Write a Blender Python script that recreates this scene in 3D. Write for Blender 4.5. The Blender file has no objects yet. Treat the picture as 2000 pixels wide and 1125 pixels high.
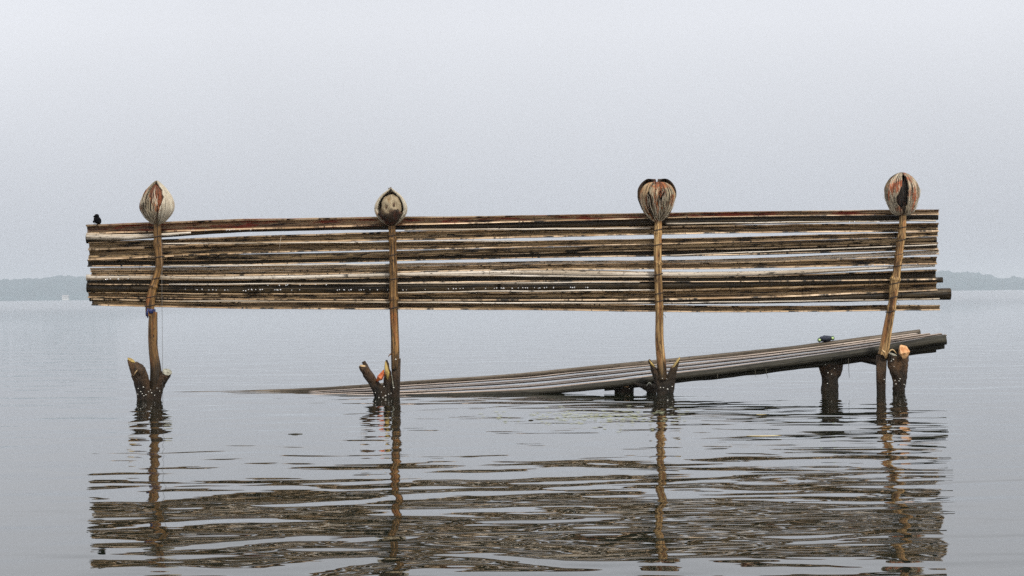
import bpy, bmesh, math, random
from mathutils import Vector, Matrix, noise
random.seed(7)
SC = bpy.context.scene
COL = SC.collection

# ------------------------------------------------------------------ camera
FPX = 4000.0                                   # focal length in pixels of a 2000 px wide frame
CAM_H = 0.61
ROLL, PITCH = math.atan(0.0109), math.atan(13.6 / FPX)
F = Vector((0, math.cos(PITCH), math.sin(PITCH)))
R0, U0 = Vector((1, 0, 0)), Vector((0, -math.sin(PITCH), math.cos(PITCH)))
R = math.cos(ROLL) * R0 - math.sin(ROLL) * U0
U = math.sin(ROLL) * R0 + math.cos(ROLL) * U0
cd = bpy.data.cameras.new("camera"); cam = bpy.data.objects.new("camera", cd); COL.objects.link(cam)
cd.sensor_width = 36.0; cd.lens = 36.0 * FPX / 2000.0
cd.clip_start = 0.1; cd.clip_end = 30000
cam.matrix_world = Matrix(((R.x, U.x, -F.x, 0), (R.y, U.y, -F.y, 0), (R.z, U.z, -F.z, CAM_H), (0, 0, 0, 1)))
SC.camera = cam

# ------------------------------------------------------------------ light
SUN_EL, SUN_AZ = math.radians(52), math.radians(152)      # azimuth clockwise from +Y
wd = bpy.data.worlds.new("World"); SC.world = wd; wd.use_nodes = True
nt = wd.node_tree; nt.nodes.clear()
out = nt.nodes.new("ShaderNodeOutputWorld")
sky = nt.nodes.new("ShaderNodeTexSky"); sky.sky_type = 'NISHITA'; sky.sun_disc = False
sky.sun_elevation = SUN_EL; sky.sun_rotation = SUN_AZ
sky.air_density = 1.2; sky.dust_density = 6.0; sky.ozone_density = 1.0
bg1 = nt.nodes.new("ShaderNodeBackground"); bg1.inputs[1].default_value = 0.012
nt.links.new(sky.outputs[0], bg1.inputs[0])
tc = nt.nodes.new("ShaderNodeTexCoord"); sep = nt.nodes.new("ShaderNodeSeparateXYZ")
nt.links.new(tc.outputs["Generated"], sep.inputs[0])
cr = nt.nodes.new("ShaderNodeValToRGB"); cr.color_ramp.interpolation = 'LINEAR'
el = cr.color_ramp.elements
el[0].position = 0.0; el[0].color = (0.475, 0.505, 0.56, 1)
el[1].position = 1.0; el[1].color = (0.90, 0.91, 0.93, 1)
e = el.new(0.05); e.color = (0.60, 0.625, 0.68, 1)
e = el.new(0.13); e.color = (0.785, 0.80, 0.85, 1)
nt.links.new(sep.outputs[2], cr.inputs[0])
cn = nt.nodes.new("ShaderNodeTexNoise"); cn.inputs["Scale"].default_value = 3.0; cn.inputs["Detail"].default_value = 3
nt.links.new(tc.outputs["Generated"], cn.inputs["Vector"])
cm = nt.nodes.new("ShaderNodeMapRange"); cm.inputs[1].default_value = 0.3; cm.inputs[2].default_value = 0.7
cm.inputs[3].default_value = 0.95; cm.inputs[4].default_value = 1.05
nt.links.new(cn.outputs[0], cm.inputs[0])
bg2 = nt.nodes.new("ShaderNodeBackground")
nt.links.new(cr.outputs[0], bg2.inputs[0]); nt.links.new(cm.outputs[0], bg2.inputs[1])
add = nt.nodes.new("ShaderNodeAddShader")
nt.links.new(bg1.outputs[0], add.inputs[0]); nt.links.new(bg2.outputs[0], add.inputs[1])
nt.links.new(add.outputs[0], out.inputs[0])

sl = bpy.data.lights.new("sun", 'SUN'); sl.energy = 3.2; sl.angle = math.radians(7); sl.color = (1.0, 0.94, 0.84)
so = bpy.data.objects.new("sun", sl); COL.objects.link(so)
sdir = Vector((math.sin(SUN_AZ) * math.cos(SUN_EL), math.cos(SUN_AZ) * math.cos(SUN_EL), math.sin(SUN_EL)))
so.rotation_euler = sdir.to_track_quat('Z', 'Y').to_euler()
so.location = (3, -4, 8)
SC.view_settings.view_transform = 'Standard'; SC.view_settings.look = 'None'
SC.view_settings.exposure = 0.0; SC.view_settings.gamma = 1.0
SC.view_settings.use_curve_mapping = False
SC.cycles.volume_bounces = 1
SC.cycles.max_bounces = 8
SC.cycles.use_denoising = False            # keep the sampler's fine grain

# ------------------------------------------------------------------ helpers
def at(px, py, Y=12.5):
    d = F + (px - 1000) / FPX * R + (562.5 - py) / FPX * U
    return Vector((0, 0, CAM_H)) + d * (Y / d.y)
def M(px, Y=12.5):            # pixels to metres
    return px * Y / FPX
def pw(xs, ys, x):
    if x <= xs[0]: return ys[0] + (ys[1] - ys[0]) / (xs[1] - xs[0]) * (x - xs[0])
    for i in range(len(xs) - 1):
        if x <= xs[i + 1] or i == len(xs) - 2:
            t = (x - xs[i]) / (xs[i + 1] - xs[i]); break
    def tang(k):
        a, b = max(0, k - 1), min(len(xs) - 1, k + 1)
        return (ys[b] - ys[a]) / (xs[b] - xs[a])
    h = xs[i + 1] - xs[i]
    if t > 1: return ys[i + 1] + tang(i + 1) * (x - xs[i + 1])
    m0, m1 = tang(i) * h, tang(i + 1) * h
    return (2*t**3-3*t**2+1)*ys[i] + (t**3-2*t**2+t)*m0 + (-2*t**3+3*t**2)*ys[i+1] + (t**3-t**2)*m1
def catmull(P, n):
    o = []
    for i in range(len(P) - 1):
        p0, p1, p2, p3 = P[max(0, i-1)], P[i], P[i+1], P[min(len(P)-1, i+2)]
        for k in range(n):
            t = k / n
            o.append(0.5 * ((2*p1) + (p2-p0)*t + (2*p0-5*p1+4*p2-p3)*t*t + (3*p1-p0-3*p2+p3)*t**3))
    o.append(P[-1]); return o
class MB:
    """collects geometry in world coordinates"""
    def __init__(s): s.v = []; s.f = []; s.t = []
    def add(s, v, f, t=None):
        o = len(s.v); s.v += [Vector(p) for p in v]; s.f += [tuple(i + o for i in q) for q in f]
        s.t += (t if t else [Vector(p) for p in v])
    def tube(s, pts, rad, n=10, jit=0.0, cut0=None, cut1=None, flat=1.0, seed=0.0, cap=True, section=None):
        pts = [Vector(p) for p in pts]; m = len(pts)
        V, T = [], []; L = 0; tv = None
        side = None
        for i, p in enumerate(pts):
            d = (pts[min(i+1, m-1)] - pts[max(i-1, 0)]).normalized()
            if side is None:
                side = d.cross(Vector((0, 1, 0)) if abs(d.y) < .9 else Vector((0, 0, 1))).normalized()
            side = (side - d * side.dot(d)).normalized()
            up = d.cross(side).normalized()
            if i: L += (p - pts[i-1]).length
            r = rad[i] if isinstance(rad, (list, tuple)) else rad
            for k in range(len(section) if section else n):
                a = 2 * math.pi * k / n
                q0 = 1
                if section: a, q0 = section[k]
                q = q0 + (jit * noise.noise(Vector((L * 9 + seed, math.cos(a) * 1.5, math.sin(a) * 1.5))) if jit else 0)
                w = side * math.cos(a) * r * q * flat + up * math.sin(a) * r * q
                P = p + w
                c = cut0 if i == 0 else (cut1 if i == m-1 else None)
                if c is not None:
                    P = P - d * (w.dot(c) / d.dot(c))
                V.append(P); T.append(Vector((L + seed, math.cos(a) * r, math.sin(a) * r)))
        Fc = []
        if section: n = len(section)
        for i in range(m - 1):
            for k in range(n):
                a, b = i*n+k, i*n+(k+1) % n
                Fc.append((a, b, b+n, a+n))
        if cap:
            Fc.append(tuple(range(n-1, -1, -1))); Fc.append(tuple((m-1)*n+k for k in range(n)))
        s.add(V, Fc, T)
        return V[:n], V[-n:]
    def ball(s, c, r, nu=10, nv=7, sc=(1, 1, 1), jit=0.0, seed=0.0, rot=None):
        V = []; c = Vector(c)
        for j in range(nv + 1):
            ph = math.pi * j / nv
            for i in range(nu):
                th = 2 * math.pi * i / nu
                p = Vector((math.sin(ph)*math.cos(th)*sc[0], math.sin(ph)*math.sin(th)*sc[1], math.cos(ph)*sc[2]))
                if rot: p = rot @ p
                q = 1 + (jit * noise.noise(p * 3 + Vector((seed, 0, 0))) if jit else 0)
                V.append(c + p * r * q)
        Fc = [(j*nu+i, (j+1)*nu+i, (j+1)*nu+(i+1) % nu, j*nu+(i+1) % nu) for j in range(nv) for i in range(nu)]
        s.add(V, Fc)
    def box(s, lo, hi):
        x0, y0, z0 = lo; x1, y1, z1 = hi
        V = [(x, y, z) for z in (z0, z1) for y in (y0, y1) for x in (x0, x1)]
        s.add(V, [(0,2,3,1), (4,5,7,6), (0,1,5,4), (2,6,7,3), (0,4,6,2), (1,3,7,5)])
    def build(s, name, mat, parent=None, smooth=True, remesh=None, flatcaps=True):
        loc = parent_loc(parent) if parent else (s.v[0].copy() if False else Vector((0, 0, 0)))
        me = bpy.data.meshes.new(name)
        if not parent:
            n = len(s.v); c = sum(s.v, Vector()) / n; loc = Vector((c.x, c.y, min(p.z for p in s.v)))
        me.from_pydata([p - loc for p in s.v], [], s.f); me.update()
        at_ = me.attributes.new("tc", 'FLOAT_VECTOR', 'POINT')
        buf = []
        for t in s.t: buf += [t.x, t.y, t.z]
        at_.data.foreach_set("vector", buf)
        for p in me.polygons: p.use_smooth = smooth and len(p.vertices) < 5
        me.materials.append(mat)
        o = bpy.data.objects.new(name, me); COL.objects.link(o)
        if parent: o.parent = parent; 
        else: o.location = loc
        if remesh:
            md = o.modifiers.new("r", 'REMESH'); md.mode = 'VOXEL'; md.voxel_size = remesh; md.use_smooth_shade = True
            sm = o.modifiers.new("s", 'SMOOTH'); sm.factor = .5; sm.iterations = 2
            tx = bpy.data.textures.new(name + "_bark", 'CLOUDS'); tx.noise_scale = .028; tx.noise_depth = 3
            dm = o.modifiers.new("d", 'DISPLACE'); dm.texture = tx; dm.strength = .013; dm.texture_coords = 'LOCAL'; dm.mid_level = .5
        return o
def parent_loc(p):
    l = Vector((0, 0, 0))
    while p: l = l + p.location; p = p.parent
    return l
def tag(o, label=None, cat=None, group=None, kind=None):
    if label: o["label"] = label
    if cat: o["category"] = cat
    if group: o["group"] = group
    if kind: o["kind"] = kind
    return o
def empty(name, loc, label, cat, group=None):
    o = bpy.data.objects.new(name, None); COL.objects.link(o); o.location = loc; o.empty_display_size = .1
    return tag(o, label, cat, group)

# ------------------------------------------------------------------ materials
class NT:
    def __init__(s, name):
        s.m = bpy.data.materials.new(name); s.m.use_nodes = True; s.t = s.m.node_tree; s.t.nodes.clear()
        s.o = s.n("ShaderNodeOutputMaterial")
    def n(s, k, **kw):
        x = s.t.nodes.new(k)
        for a, b in kw.items(): setattr(x, a, b)
        return x
    def l(s, a, b): s.t.links.new(a, b)
    def coord(s, kind, scale, rnd=True):
        if kind == 'tc': c = s.n("ShaderNodeAttribute", attribute_name="tc").outputs["Vector"]
        else: c = s.n("ShaderNodeTexCoord").outputs["Object"]
        if rnd:
            oi = s.n("ShaderNodeObjectInfo"); mu = s.n("ShaderNodeMath", operation='MULTIPLY'); mu.inputs[1].default_value = 37.0
            s.l(oi.outputs["Random"], mu.inputs[0])
            va = s.n("ShaderNodeVectorMath", operation='ADD'); s.l(c, va.inputs[0]); s.l(mu.outputs[0], va.inputs[1]); c = va.outputs[0]
        mp = s.n("ShaderNodeVectorMath", operation='MULTIPLY'); mp.inputs[1].default_value = scale
        s.l(c, mp.inputs[0]); return mp.outputs[0]
    def noise(s, co, detail=4, rough=.6, lo=.35, hi=.65, scale=1.0, a=0.0, b=1.0):
        x = s.n("ShaderNodeTexNoise"); x.inputs["Scale"].default_value = scale; x.inputs["Detail"].default_value = detail
        x.inputs["Roughness"].default_value = rough; s.l(co, x.inputs["Vector"])
        r = s.n("ShaderNodeMapRange"); r.inputs[1].default_value = lo; r.inputs[2].default_value = hi
        r.inputs[3].default_value = a; r.inputs[4].default_value = b
        s.l(x.outputs[0], r.inputs[0]); return r.outputs[0]
    def mix(s, f, a, b, op='MIX'):
        x = s.n("ShaderNodeMix", data_type='RGBA', blend_type=op)
        for v, i in ((f, 0), (a, 6), (b, 7)):
            if hasattr(v, "is_output"): s.l(v, x.inputs[i])
            elif i == 0: x.inputs[0].default_value = v
            else: x.inputs[i].default_value = (*v, 1)
        return x.outputs[2]
    def finish(s, col, rough, bump=None, dist=.002, spec=.5, coat=0.0):
        p = s.n("ShaderNodeBsdfPrincipled")
        if hasattr(col, "is_output"): s.l(col, p.inputs["Base Color"])
        else: p.inputs["Base Color"].default_value = (*col, 1)
        if hasattr(rough, "is_output"): s.l(rough, p.inputs["Roughness"])
        else: p.inputs["Roughness"].default_value = rough
        p.inputs["Specular IOR Level"].default_value = spec; p.inputs["Coat Weight"].default_value = coat
        p.inputs["Coat Roughness"].default_value = .25
        if bump is not None:
            b = s.n("ShaderNodeBump"); b.inputs["Distance"].default_value = dist; b.inputs["Strength"].default_value = 1
            s.l(bump, b.inputs["Height"]); s.l(b.outputs[0], p.inputs["Normal"])
        s.l(p.outputs[0], s.o.inputs[0]); return s.m

def bamboo(name, light, dark, mould, red=None, mould_amt=(.5, .62), rough=(.3, .6), redlim=(.52, .62), coat=.0, wet=None):
    k = NT(name)
    st = k.noise(k.coord('tc', (1.6, 130, 130)), 5, .65, .42, .58)           # fibres along the pole
    lo = k.noise(k.coord('tc', (.9, 18, 18)), 3, .6, .35, .65)
    mo = k.noise(k.coord('tc', (7, 40, 40)), 6, .7, *mould_amt)              # mould and dirt blotches
    sp = k.noise(k.coord('tc', (38, 110, 110)), 3, .6, .60, .68)             # specks
    c = k.mix(st, dark, light)
    c = k.mix(lo, k.mix(.55, c, dark), c)
    if red:
        rd = k.noise(k.coord('tc', (4.5, 26, 26)), 5, .65, *redlim)
        c = k.mix(rd, c, red)
    c = k.mix(mo, c, mould); c = k.mix(sp, c, mould)
    if wet:
        sx = k.n("ShaderNodeSeparateXYZ"); k.l(k.coord('o', (1, 1, 1), False), sx.inputs[0])
        nz = k.noise(k.coord('tc', (6, 30, 30)), 3, .6, .3, .7, a=-.04, b=.04)
        ad = k.n("ShaderNodeMath", operation='ADD'); k.l(sx.outputs[2], ad.inputs[0]); k.l(nz, ad.inputs[1])
        wr = k.n("ShaderNodeMapRange"); wr.inputs[1].default_value = wet[0]; wr.inputs[2].default_value = wet[1]
        wr.inputs[3].default_value = .9; wr.inputs[4].default_value = 0.0; k.l(ad.outputs[0], wr.inputs[0])
        c = k.mix(wr.outputs[0], c, (.014, .011, .007))
    rg = k.noise(k.coord('tc', (6, 60, 60)), 3, .6, .3, .7, a=rough[0], b=rough[1])
    hb = k.noise(k.coord('tc', (4, 170, 170)), 4, .6, .3, .7)
    return k.finish(c, rg, hb, .0014, .22, coat)
MOULD = (.014, .010, .006)
m_slat = bamboo("weathered_bamboo", (.56, .39, .21), (.055, .030, .013), MOULD, mould_amt=(.51, .59))
m_slat_pale = bamboo("bleached_bamboo", (.78, .72, .64), (.34, .27, .19), MOULD, mould_amt=(.58, .68))
m_slat_edge = bamboo("split_bamboo_edge", (.74, .56, .38), (.30, .19, .10), MOULD, mould_amt=(.50, .60))
m_slat_dark = bamboo("mouldy_bamboo_and_gap_shade", (.10, .07, .036), (.012, .008, .004), (.014, .012, .009), mould_amt=(.48, .62))
m_slat_red = bamboo("rust_stained_bamboo", (.60, .43, .25), (.075, .035, .018), (.022, .012, .009), red=(.19, .035, .017), mould_amt=(.52, .62), redlim=(.49, .58))
m_upright = bamboo("golden_bamboo", (.66, .43, .19), (.085, .042, .015), (.05, .026, .012), red=(.30, .12, .04), mould_amt=(.52, .62), redlim=(.5, .68), rough=(.35, .6), wet=(.13, .24))
m_upright_old = bamboo("stained_pole_wood", (.38, .21, .075), (.045, .024, .010), (.022, .015, .01), red=(.30, .10, .03), mould_amt=(.50, .66), redlim=(.55, .70), wet=(.17, .30))
m_platform = bamboo("silvery_weathered_slat", (.70, .57, .47), (.22, .16, .12), (.03, .024, .018), mould_amt=(.60, .72), rough=(.35, .6))
m_log = bamboo("dark_wet_log", (.055, .05, .036), (.014, .013, .009), (.008, .007, .005), mould_amt=(.52, .66), rough=(.4, .65))
m_log_grey = bamboo("grey_brown_log", (.22, .18, .14), (.055, .044, .032), (.03, .024, .018), mould_amt=(.54, .68), rough=(.4, .65))

def bark():
    k = NT("waterlogged_bark")
    a = k.noise(k.coord('o', (22, 22, 9)), 6, .7, .35, .66)
    b = k.noise(k.coord('o', (7, 7, 7)), 3, .6, .42, .62)
    c = k.mix(a, (.016, .012, .009), (.075, .05, .03))
    c = k.mix(b, c, k.mix(a, (.022, .015, .01), (.14, .075, .035)))
    sx = k.n("ShaderNodeSeparateXYZ"); k.l(k.coord('o', (1, 1, 1), False), sx.inputs[0])
    wet = k.n("ShaderNodeMapRange"); wet.inputs[1].default_value = .05; wet.inputs[2].default_value = .15   # soaked foot of the wood
    wet.inputs[3].default_value = .75; wet.inputs[4].default_value = 0.0; k.l(sx.outputs[2], wet.inputs[0])
    c = k.mix(wet.outputs[0], c, (.010, .009, .007))
    w = k.noise(k.coord('o', (70, 70, 70)), 2, .5, .76, .80)
    c = k.mix(w, c, (.42, .38, .30))
    return k.finish(c, .6, k.noise(k.coord('o', (60, 60, 35)), 6, .7, .3, .7), .008, .22, .0)
m_bark = bark()
def simple(name, a, b, sc, rough, dist=.002, kind='o', lo=.35, hi=.65, spec=.5):
    k = NT(name); f = k.noise(k.coord(kind, sc), 5, .65, lo, hi)
    return k.finish(k.mix(f, a, b), rough, f, dist, spec)
m_cut = simple("fresh_cut_wood", (.30, .165, .06), (.62, .45, .24), (60, 60, 60), .6, .002)
m_cut_orange = simple("orange_cut_wood", (.42, .14, .03), (.80, .50, .25), (26, 26, 26), .55, .003)
m_cut_red = simple("orange_red_heartwood", (.30, .05, .012), (.70, .20, .05), (50, 50, 50), .55, .002)
m_cut_grey = simple("grey_sawn_end", (.12, .11, .08), (.42, .42, .34), (55, 55, 55), .7, .002)
m_yellow = simple("yellow_splintered_wood", (.20, .125, .03), (.50, .36, .10), (70, 70, 14), .55, .003)
m_wire = simple("rusty_binding_wire", (.015, .012, .01), (.05, .03, .02), (90, 90, 90), .6)
m_shellw = simple("white_barnacle", (.55, .53, .47), (.8, .78, .72), (300, 300, 300), .5)
m_drop = simple("bright_water_drop", (.75, .77, .8), (.9, .9, .92), (300, 300, 300), .1, spec=1.0)
m_ribbon = simple("blue_plastic_strip", (.008, .013, .06), (.02, .035, .15), (60, 60, 60), .35)
m_line = simple("grey_line", (.10, .10, .10), (.16, .16, .15), (200, 200, 200), .5)
m_bird = simple("black_feather", (.003, .003, .004), (.006, .006, .008), (120, 120, 60), .9, spec=.1)
m_navy = simple("navy_cloth", (.008, .012, .025), (.03, .04, .07), (90, 90, 90), .7)
m_green = simple("dark_green_plastic", (.02, .06, .02), (.04, .11, .03), (90, 90, 90), .4)
m_palegreen = simple("pale_green_plastic", (.45, .65, .22), (.62, .8, .42), (90, 90, 90), .4)
m_weed = simple("dry_weed", (.03, .028, .02), (.08, .07, .045), (90, 90, 90), .7)
m_leaf = simple("yellowed_leaf", (.42, .28, .10), (.62, .55, .28), (30, 60, 30), .5)
m_scum = simple("yellow_green_duckweed", (.20, .22, .12), (.36, .37, .24), (30, 30, 30), .6)
m_houseW = simple("white_render", (.55, .55, .53), (.62, .62, .60), (1, 1, 1), .8)
m_houseR = simple("grey_roof", (.2, .19, .19), (.3, .29, .28), (1, 1, 1), .8)
m_houseG = simple("dark_glass", (.03, .04, .05), (.06, .07, .08), (1, 1, 1), .2)
m_hill = simple("lakeside_forest", (.010, .045, .060), (.02, .07, .085), (.02, .02, .03), .9, .0)

def husk_mat(name, pale, mid, rust, crack, rust_lim=(.52, .64), crack_lim=(.6, .66), zmap=None):
    k = NT(name)
    f = k.noise(k.coord('tc', (1.0, 1.0, 1.0)), 5, .7, .36, .64, scale=1)
    g = k.noise(k.coord('o', (38, 38, 12)), 5, .65, .38, .62)
    r = k.noise(k.coord('o', (17, 17, 9)), 4, .6, *rust_lim)
    cr_ = k.noise(k.coord('tc', (1.7, .45, 1)), 3, .6, *crack_lim)
    c = k.mix(f, mid, pale); c = k.mix(k.mix(.5, (0, 0, 0), (1, 1, 1)), c, c)
    c = k.mix(g, k.mix(.45, c, mid), c)
    c = k.mix(r, c, k.mix(f, k.mix(.5, rust, crack), rust))
    c = k.mix(cr_, c, crack)
    return k.finish(c, .7, f, .006, .25)
m_husk = husk_mat("fibrous_coconut_husk", (.68, .58, .40), (.15, .105, .06), (.50, .17, .06), (.020, .014, .009), (.52, .60), (.53, .57))
m_husk_tan = husk_mat("tan_coconut_husk", (.66, .50, .32), (.34, .22, .11), (.50, .20, .07), (.03, .02, .012), (.48, .60), (.60, .64))
m_cream = husk_mat("cream_coconut_husk", (.80, .74, .60), (.48, .40, .29), (.50, .26, .12), (.05, .035, .025), (.60, .70), (.64, .69))
m_salmon = husk_mat("salmon_stained_husk", (.78, .68, .52), (.36, .27, .17), (.62, .19, .085), (.012, .010, .009), (.49, .58), (.52, .56))
m_husk_pale = m_cream
m_pit = simple("brown_pith_pit", (.07, .035, .015), (.12, .06, .03), (60, 60, 60), .8)
m_black = simple("black_husk_inside", (.006, .005, .005), (.02, .015, .012), (60, 60, 60), .8)
m_husk_in = husk_mat("dark_inner_husk", (.10, .07, .045), (.03, .02, .014), (.16, .05, .025), (.012, .01, .008))
m_kernel = husk_mat("pale_inner_pith", (.62, .52, .36), (.36, .27, .16), (.40, .26, .13), (.12, .075, .035), (.55, .68), (.66, .72))
m_rustfib = husk_mat("rusty_fibre", (.60, .26, .14), (.12, .035, .02), (.56, .17, .07), (.03, .018, .013), (.45, .6), (.50, .58))

# water
k = NT("lake_water")
co = k.n("ShaderNodeTexCoord").outputs["Object"]
def wv(scale, rot, amp, detail=2, dist=.0):
    mp = k.n("ShaderNodeMapping"); mp.inputs["Rotation"].default_value = (0, 0, rot); mp.inputs["Scale"].default_value = scale
    k.l(co, mp.inputs["Vector"])
    x = k.n("ShaderNodeTexNoise"); x.inputs["Scale"].default_value = 1; x.inputs["Detail"].default_value = detail
    x.inputs["Roughness"].default_value = .45; x.inputs["Distortion"].default_value = dist
    k.l(mp.outputs[0], x.inputs["Vector"])
    m = k.n("ShaderNodeMath", operation='MULTIPLY'); m.inputs[1].default_value = amp; k.l(x.outputs[0], m.inputs[0]); return m.outputs[0]
def plus(a, b):
    m = k.n("ShaderNodeMath", operation='ADD'); k.l(a, m.inputs[0]); k.l(b, m.inputs[1]); return m.outputs[0]
h = plus(plus(wv((2.3, 3.3, 1), .04, .0088, 1, .4), wv((.8, 1.5, 1), -.12, .0085, 0)), wv((6, 13, 1), .08, .0005, 1))
bp = k.n("ShaderNodeBump"); bp.inputs["Distance"].default_value = 1.0; bp.inputs["Strength"].default_value = 1.0
k.l(h, bp.inputs["Height"])
gl = k.n("ShaderNodeBsdfGlossy"); gl.inputs["Roughness"].default_value = .012; gl.inputs["Color"].default_value = (1, 1, 1, 1)
df = k.n("ShaderNodeBsdfDiffuse"); df.inputs["Color"].default_value = (.007, .010, .006, 1)
k.l(bp.outputs[0], gl.inputs["Normal"])
fr = k.n("ShaderNodeFresnel"); fr.inputs["IOR"].default_value = 1.33
k.l(bp.outputs[0], fr.inputs["Normal"])
sy = k.n("ShaderNodeSeparateXYZ"); k.l(co, sy.inputs[0])         # far off the breeze ruffles the surface
rr = k.n("ShaderNodeMapRange"); rr.inputs[1].default_value = 15; rr.inputs[2].default_value = 150; rr.inputs[3].default_value = .010; rr.inputs[4].default_value = .085
k.l(sy.outputs[1], rr.inputs[0]); k.l(rr.outputs[0], gl.inputs["Roughness"])
mx = k.n("ShaderNodeMixShader"); k.l(fr.outputs[0], mx.inputs[0]); k.l(df.outputs[0], mx.inputs[1]); k.l(gl.outputs[0], mx.inputs[2])
k.l(mx.outputs[0], k.o.inputs[0]); m_water = k.m

# ------------------------------------------------------------------ setting
FAR = 3000.0
w = MB(); w.add([(-9000, -200, 0), (9000, -200, 0), (9000, 9000, 0), (-9000, 9000, 0)], [(0, 1, 2, 3)])
wo = w.build("water", m_water, smooth=False); wo.data.transform(Matrix.Translation(wo.location)); wo.location = (0, 0, 0); tag(wo, kind="structure")
def ridge(name, outline, base, depth=500, seed=0.0):
    """a wooded lakeside ridge: rows from the shore back to the crest and down behind"""
    b = MB(); x0, x1 = outline[0][0], outline[-1][0]
    xs = [p[0] for p in outline]; ys = [p[1] for p in outline]
    n = int((x1 - x0) / .8); rows = 14
    V = []
    for j in range(rows + 1):
        v = j / rows
        for i in range(n + 1):
            px = x0 + (x1 - x0) * i / n
            k2 = 0
            while k2 < len(xs) - 2 and px > xs[k2+1]: k2 += 1
            t = (px - xs[k2]) / (xs[k2+1] - xs[k2]); top = ys[k2] + (ys[k2+1] - ys[k2]) * t
            z = at(px, top, FAR).z
            prof = math.sin(min(v, .75) / .75 * math.pi / 2) ** .7 if v < .75 else math.cos((v - .75) / .25 * math.pi / 2)
            X = at(px, 570, FAR).x; Y = FAR - 60 + v * depth + 25 * noise.noise(Vector((X * .004, seed, 0)))
            q = noise.noise(Vector((X * .055 + seed, Y * .05, 0))) * 4.2 + noise.noise(Vector((X * .16, Y * .16, seed))) * 3.0
            V.append((X * Y / FAR, Y, max(-2, z * prof - 3 + (q if 0 < j < rows else -2) + 2.5 * min(1, v * 6))))
    W = n + 1
    b.add(V, [(j*W+i, j*W+i+1, (j+1)*W+i+1, (j+1)*W+i) for j in range(rows) for i in range(n)])
    return tag(b.build(name, m_hill), kind="structure")
ridge("hill", [(-420, 552), (-200, 540), (-60, 541), (0, 541), (40, 541), (80, 538), (110, 534), (150, 533), (190, 537), (230, 542), (270, 551), (320, 562), (380, 573), (450, 583)], 586)
ridge("hill", [(1580, 569), (1640, 561), (1700, 550), (1760, 537), (1820, 527), (1850, 526), (1880, 530), (1920, 531), (1945, 538), (1956, 543), (1966, 539), (2000, 541), (2060, 536), (2200, 528), (2420, 540)], 566, seed=9.0)
# the white house on the far shore
hp = at(128, 578, FAR - 68); hx, hy = hp.x, FAR - 68
he = empty("lakeside_house", (hx, hy, 0), "tiny white house at the foot of the hazy wooded shore", "house")
b = MB(); b.box((hx-4.2, hy-3, .2), (hx+4.2, hy+3, 5.2)); b.build("wall", m_houseW, he, smooth=False)
b = MB(); b.add([(hx-4.8, hy-3.6, 5.2), (hx+4.8, hy-3.6, 5.2), (hx+4.8, hy+3.6, 5.2), (hx-4.8, hy+3.6, 5.2), (hx-4.8, hy, 7.4), (hx+4.8, hy, 7.4)],
               [(0, 1, 5, 4), (2, 3, 4, 5), (0, 4, 3), (1, 2, 5), (0, 3, 2, 1)]); b.build("roof", m_houseR, he, smooth=False)
for dx in (-2.6, 0, 2.6):
    b = MB(); b.box((hx+dx-.6, hy-3.06, 2), (hx+dx+.6, hy-2.9, 3.6)); b.build("window", m_houseG, he, smooth=False)

# haze
kh = NT("pale_haze"); pv = kh.n("ShaderNodeVolumePrincipled")
pv.inputs["Color"].default_value = (.84, .90, .97, 1); pv.inputs["Density"].default_value = .00030; pv.inputs["Anisotropy"].default_value = .2
kh.l(pv.outputs[0], kh.o.inputs["Volume"])
b = MB(); b.box((-9100, -300, -4), (9100, 9100, 60)); hz = b.build("haze", kh.m, smooth=False); tag(hz, kind="stuff")

# ------------------------------------------------------------------ rack: fourteen bamboo poles lashed to four uprights
Y0 = 12.5
rack = empty("bamboo_rack", at(1000, 771, Y0) * 1.0, "long slatted rack of weathered bamboo poles lashed to four uprights above the lake", "rack")
rack.location.z = 0
XS = [180, 500, 1000, 1400, 1820]
SL = [  # y at XS, radius at XS, x ends, material, depth offset
 ((448.5, 438, 428, 419, 414.5), (9, 10, 6.5, 5, 5), 169, 1834, m_slat_red, 0),
 ((466, 449, 440.5, 431, 425), (8, 3.5, 6, 8, 4.5), 169, 1832, m_slat_dark, .03),
 ((480, 468.5, 456, 448, 444), (6.5, 7.2, 8.5, 7.5, 8), 173, 1833, m_slat, 0),
 ((497, 485.5, 477, 469, 457), (11, 8.7, 6, 5, 4.5), 173, 1832, m_slat, -.01),
 ((505, 502, 489.5, 479.5, 468), (6, 5.2, 5.2, 5.2, 5.2), 174, 1829, m_slat, .02),
 ((514.5, 512, 499.5, 492, 481), (6.5, 5.2, 5, 7, 7), 171, 1832, m_slat_dark, 0),
 ((527.5, 526, 516, 511, 493), (4, 5.5, 5, 4.5, 4), 176, 1834, m_slat_pale, .015),
 ((533, 532.5, 522, 519, 509), (5, 5.5, 5.2, 6, 7), 178, 1830, m_slat, 0),
 ((542, 542, 532, 536, 519), (5.5, 5, 6, 5, 2.5), 169, 1826, m_slat_pale, .012),
 ((550, 551.5, 544, 545.5, 537), (6, 5.5, 6, 5, 10), 169, 1829, m_slat_dark, -.008),
 ((562, 564.5, 560, 556, 547), (8, 9, 10, 8, 5), 170, 1841, m_slat_dark, .02),
 ((576, 579.5, 579, 574, 560), (5.2, 6, 8, 10, 8), 172, 1830, m_slat, 0),
 ((584, 587, 586.5, 588, 575), (4, 4, 5.5, 5.5, 10), 175, 1856, m_slat_dark, .02),
 ((590, 596, 598, 603.5, 601), (6.5, 6.7, 7, 6, 5), 179, 1836, m_slat, 0),
]
def half_shell(span, th):
    """cross-section of a split bamboo, hollow side towards the lake's open side"""
    A = [math.radians(270 - span + 2 * span * i / 11) for i in range(12)]
    return [(a, 1.0) for a in A] + [(a, th) for a in reversed(A)]
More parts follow.
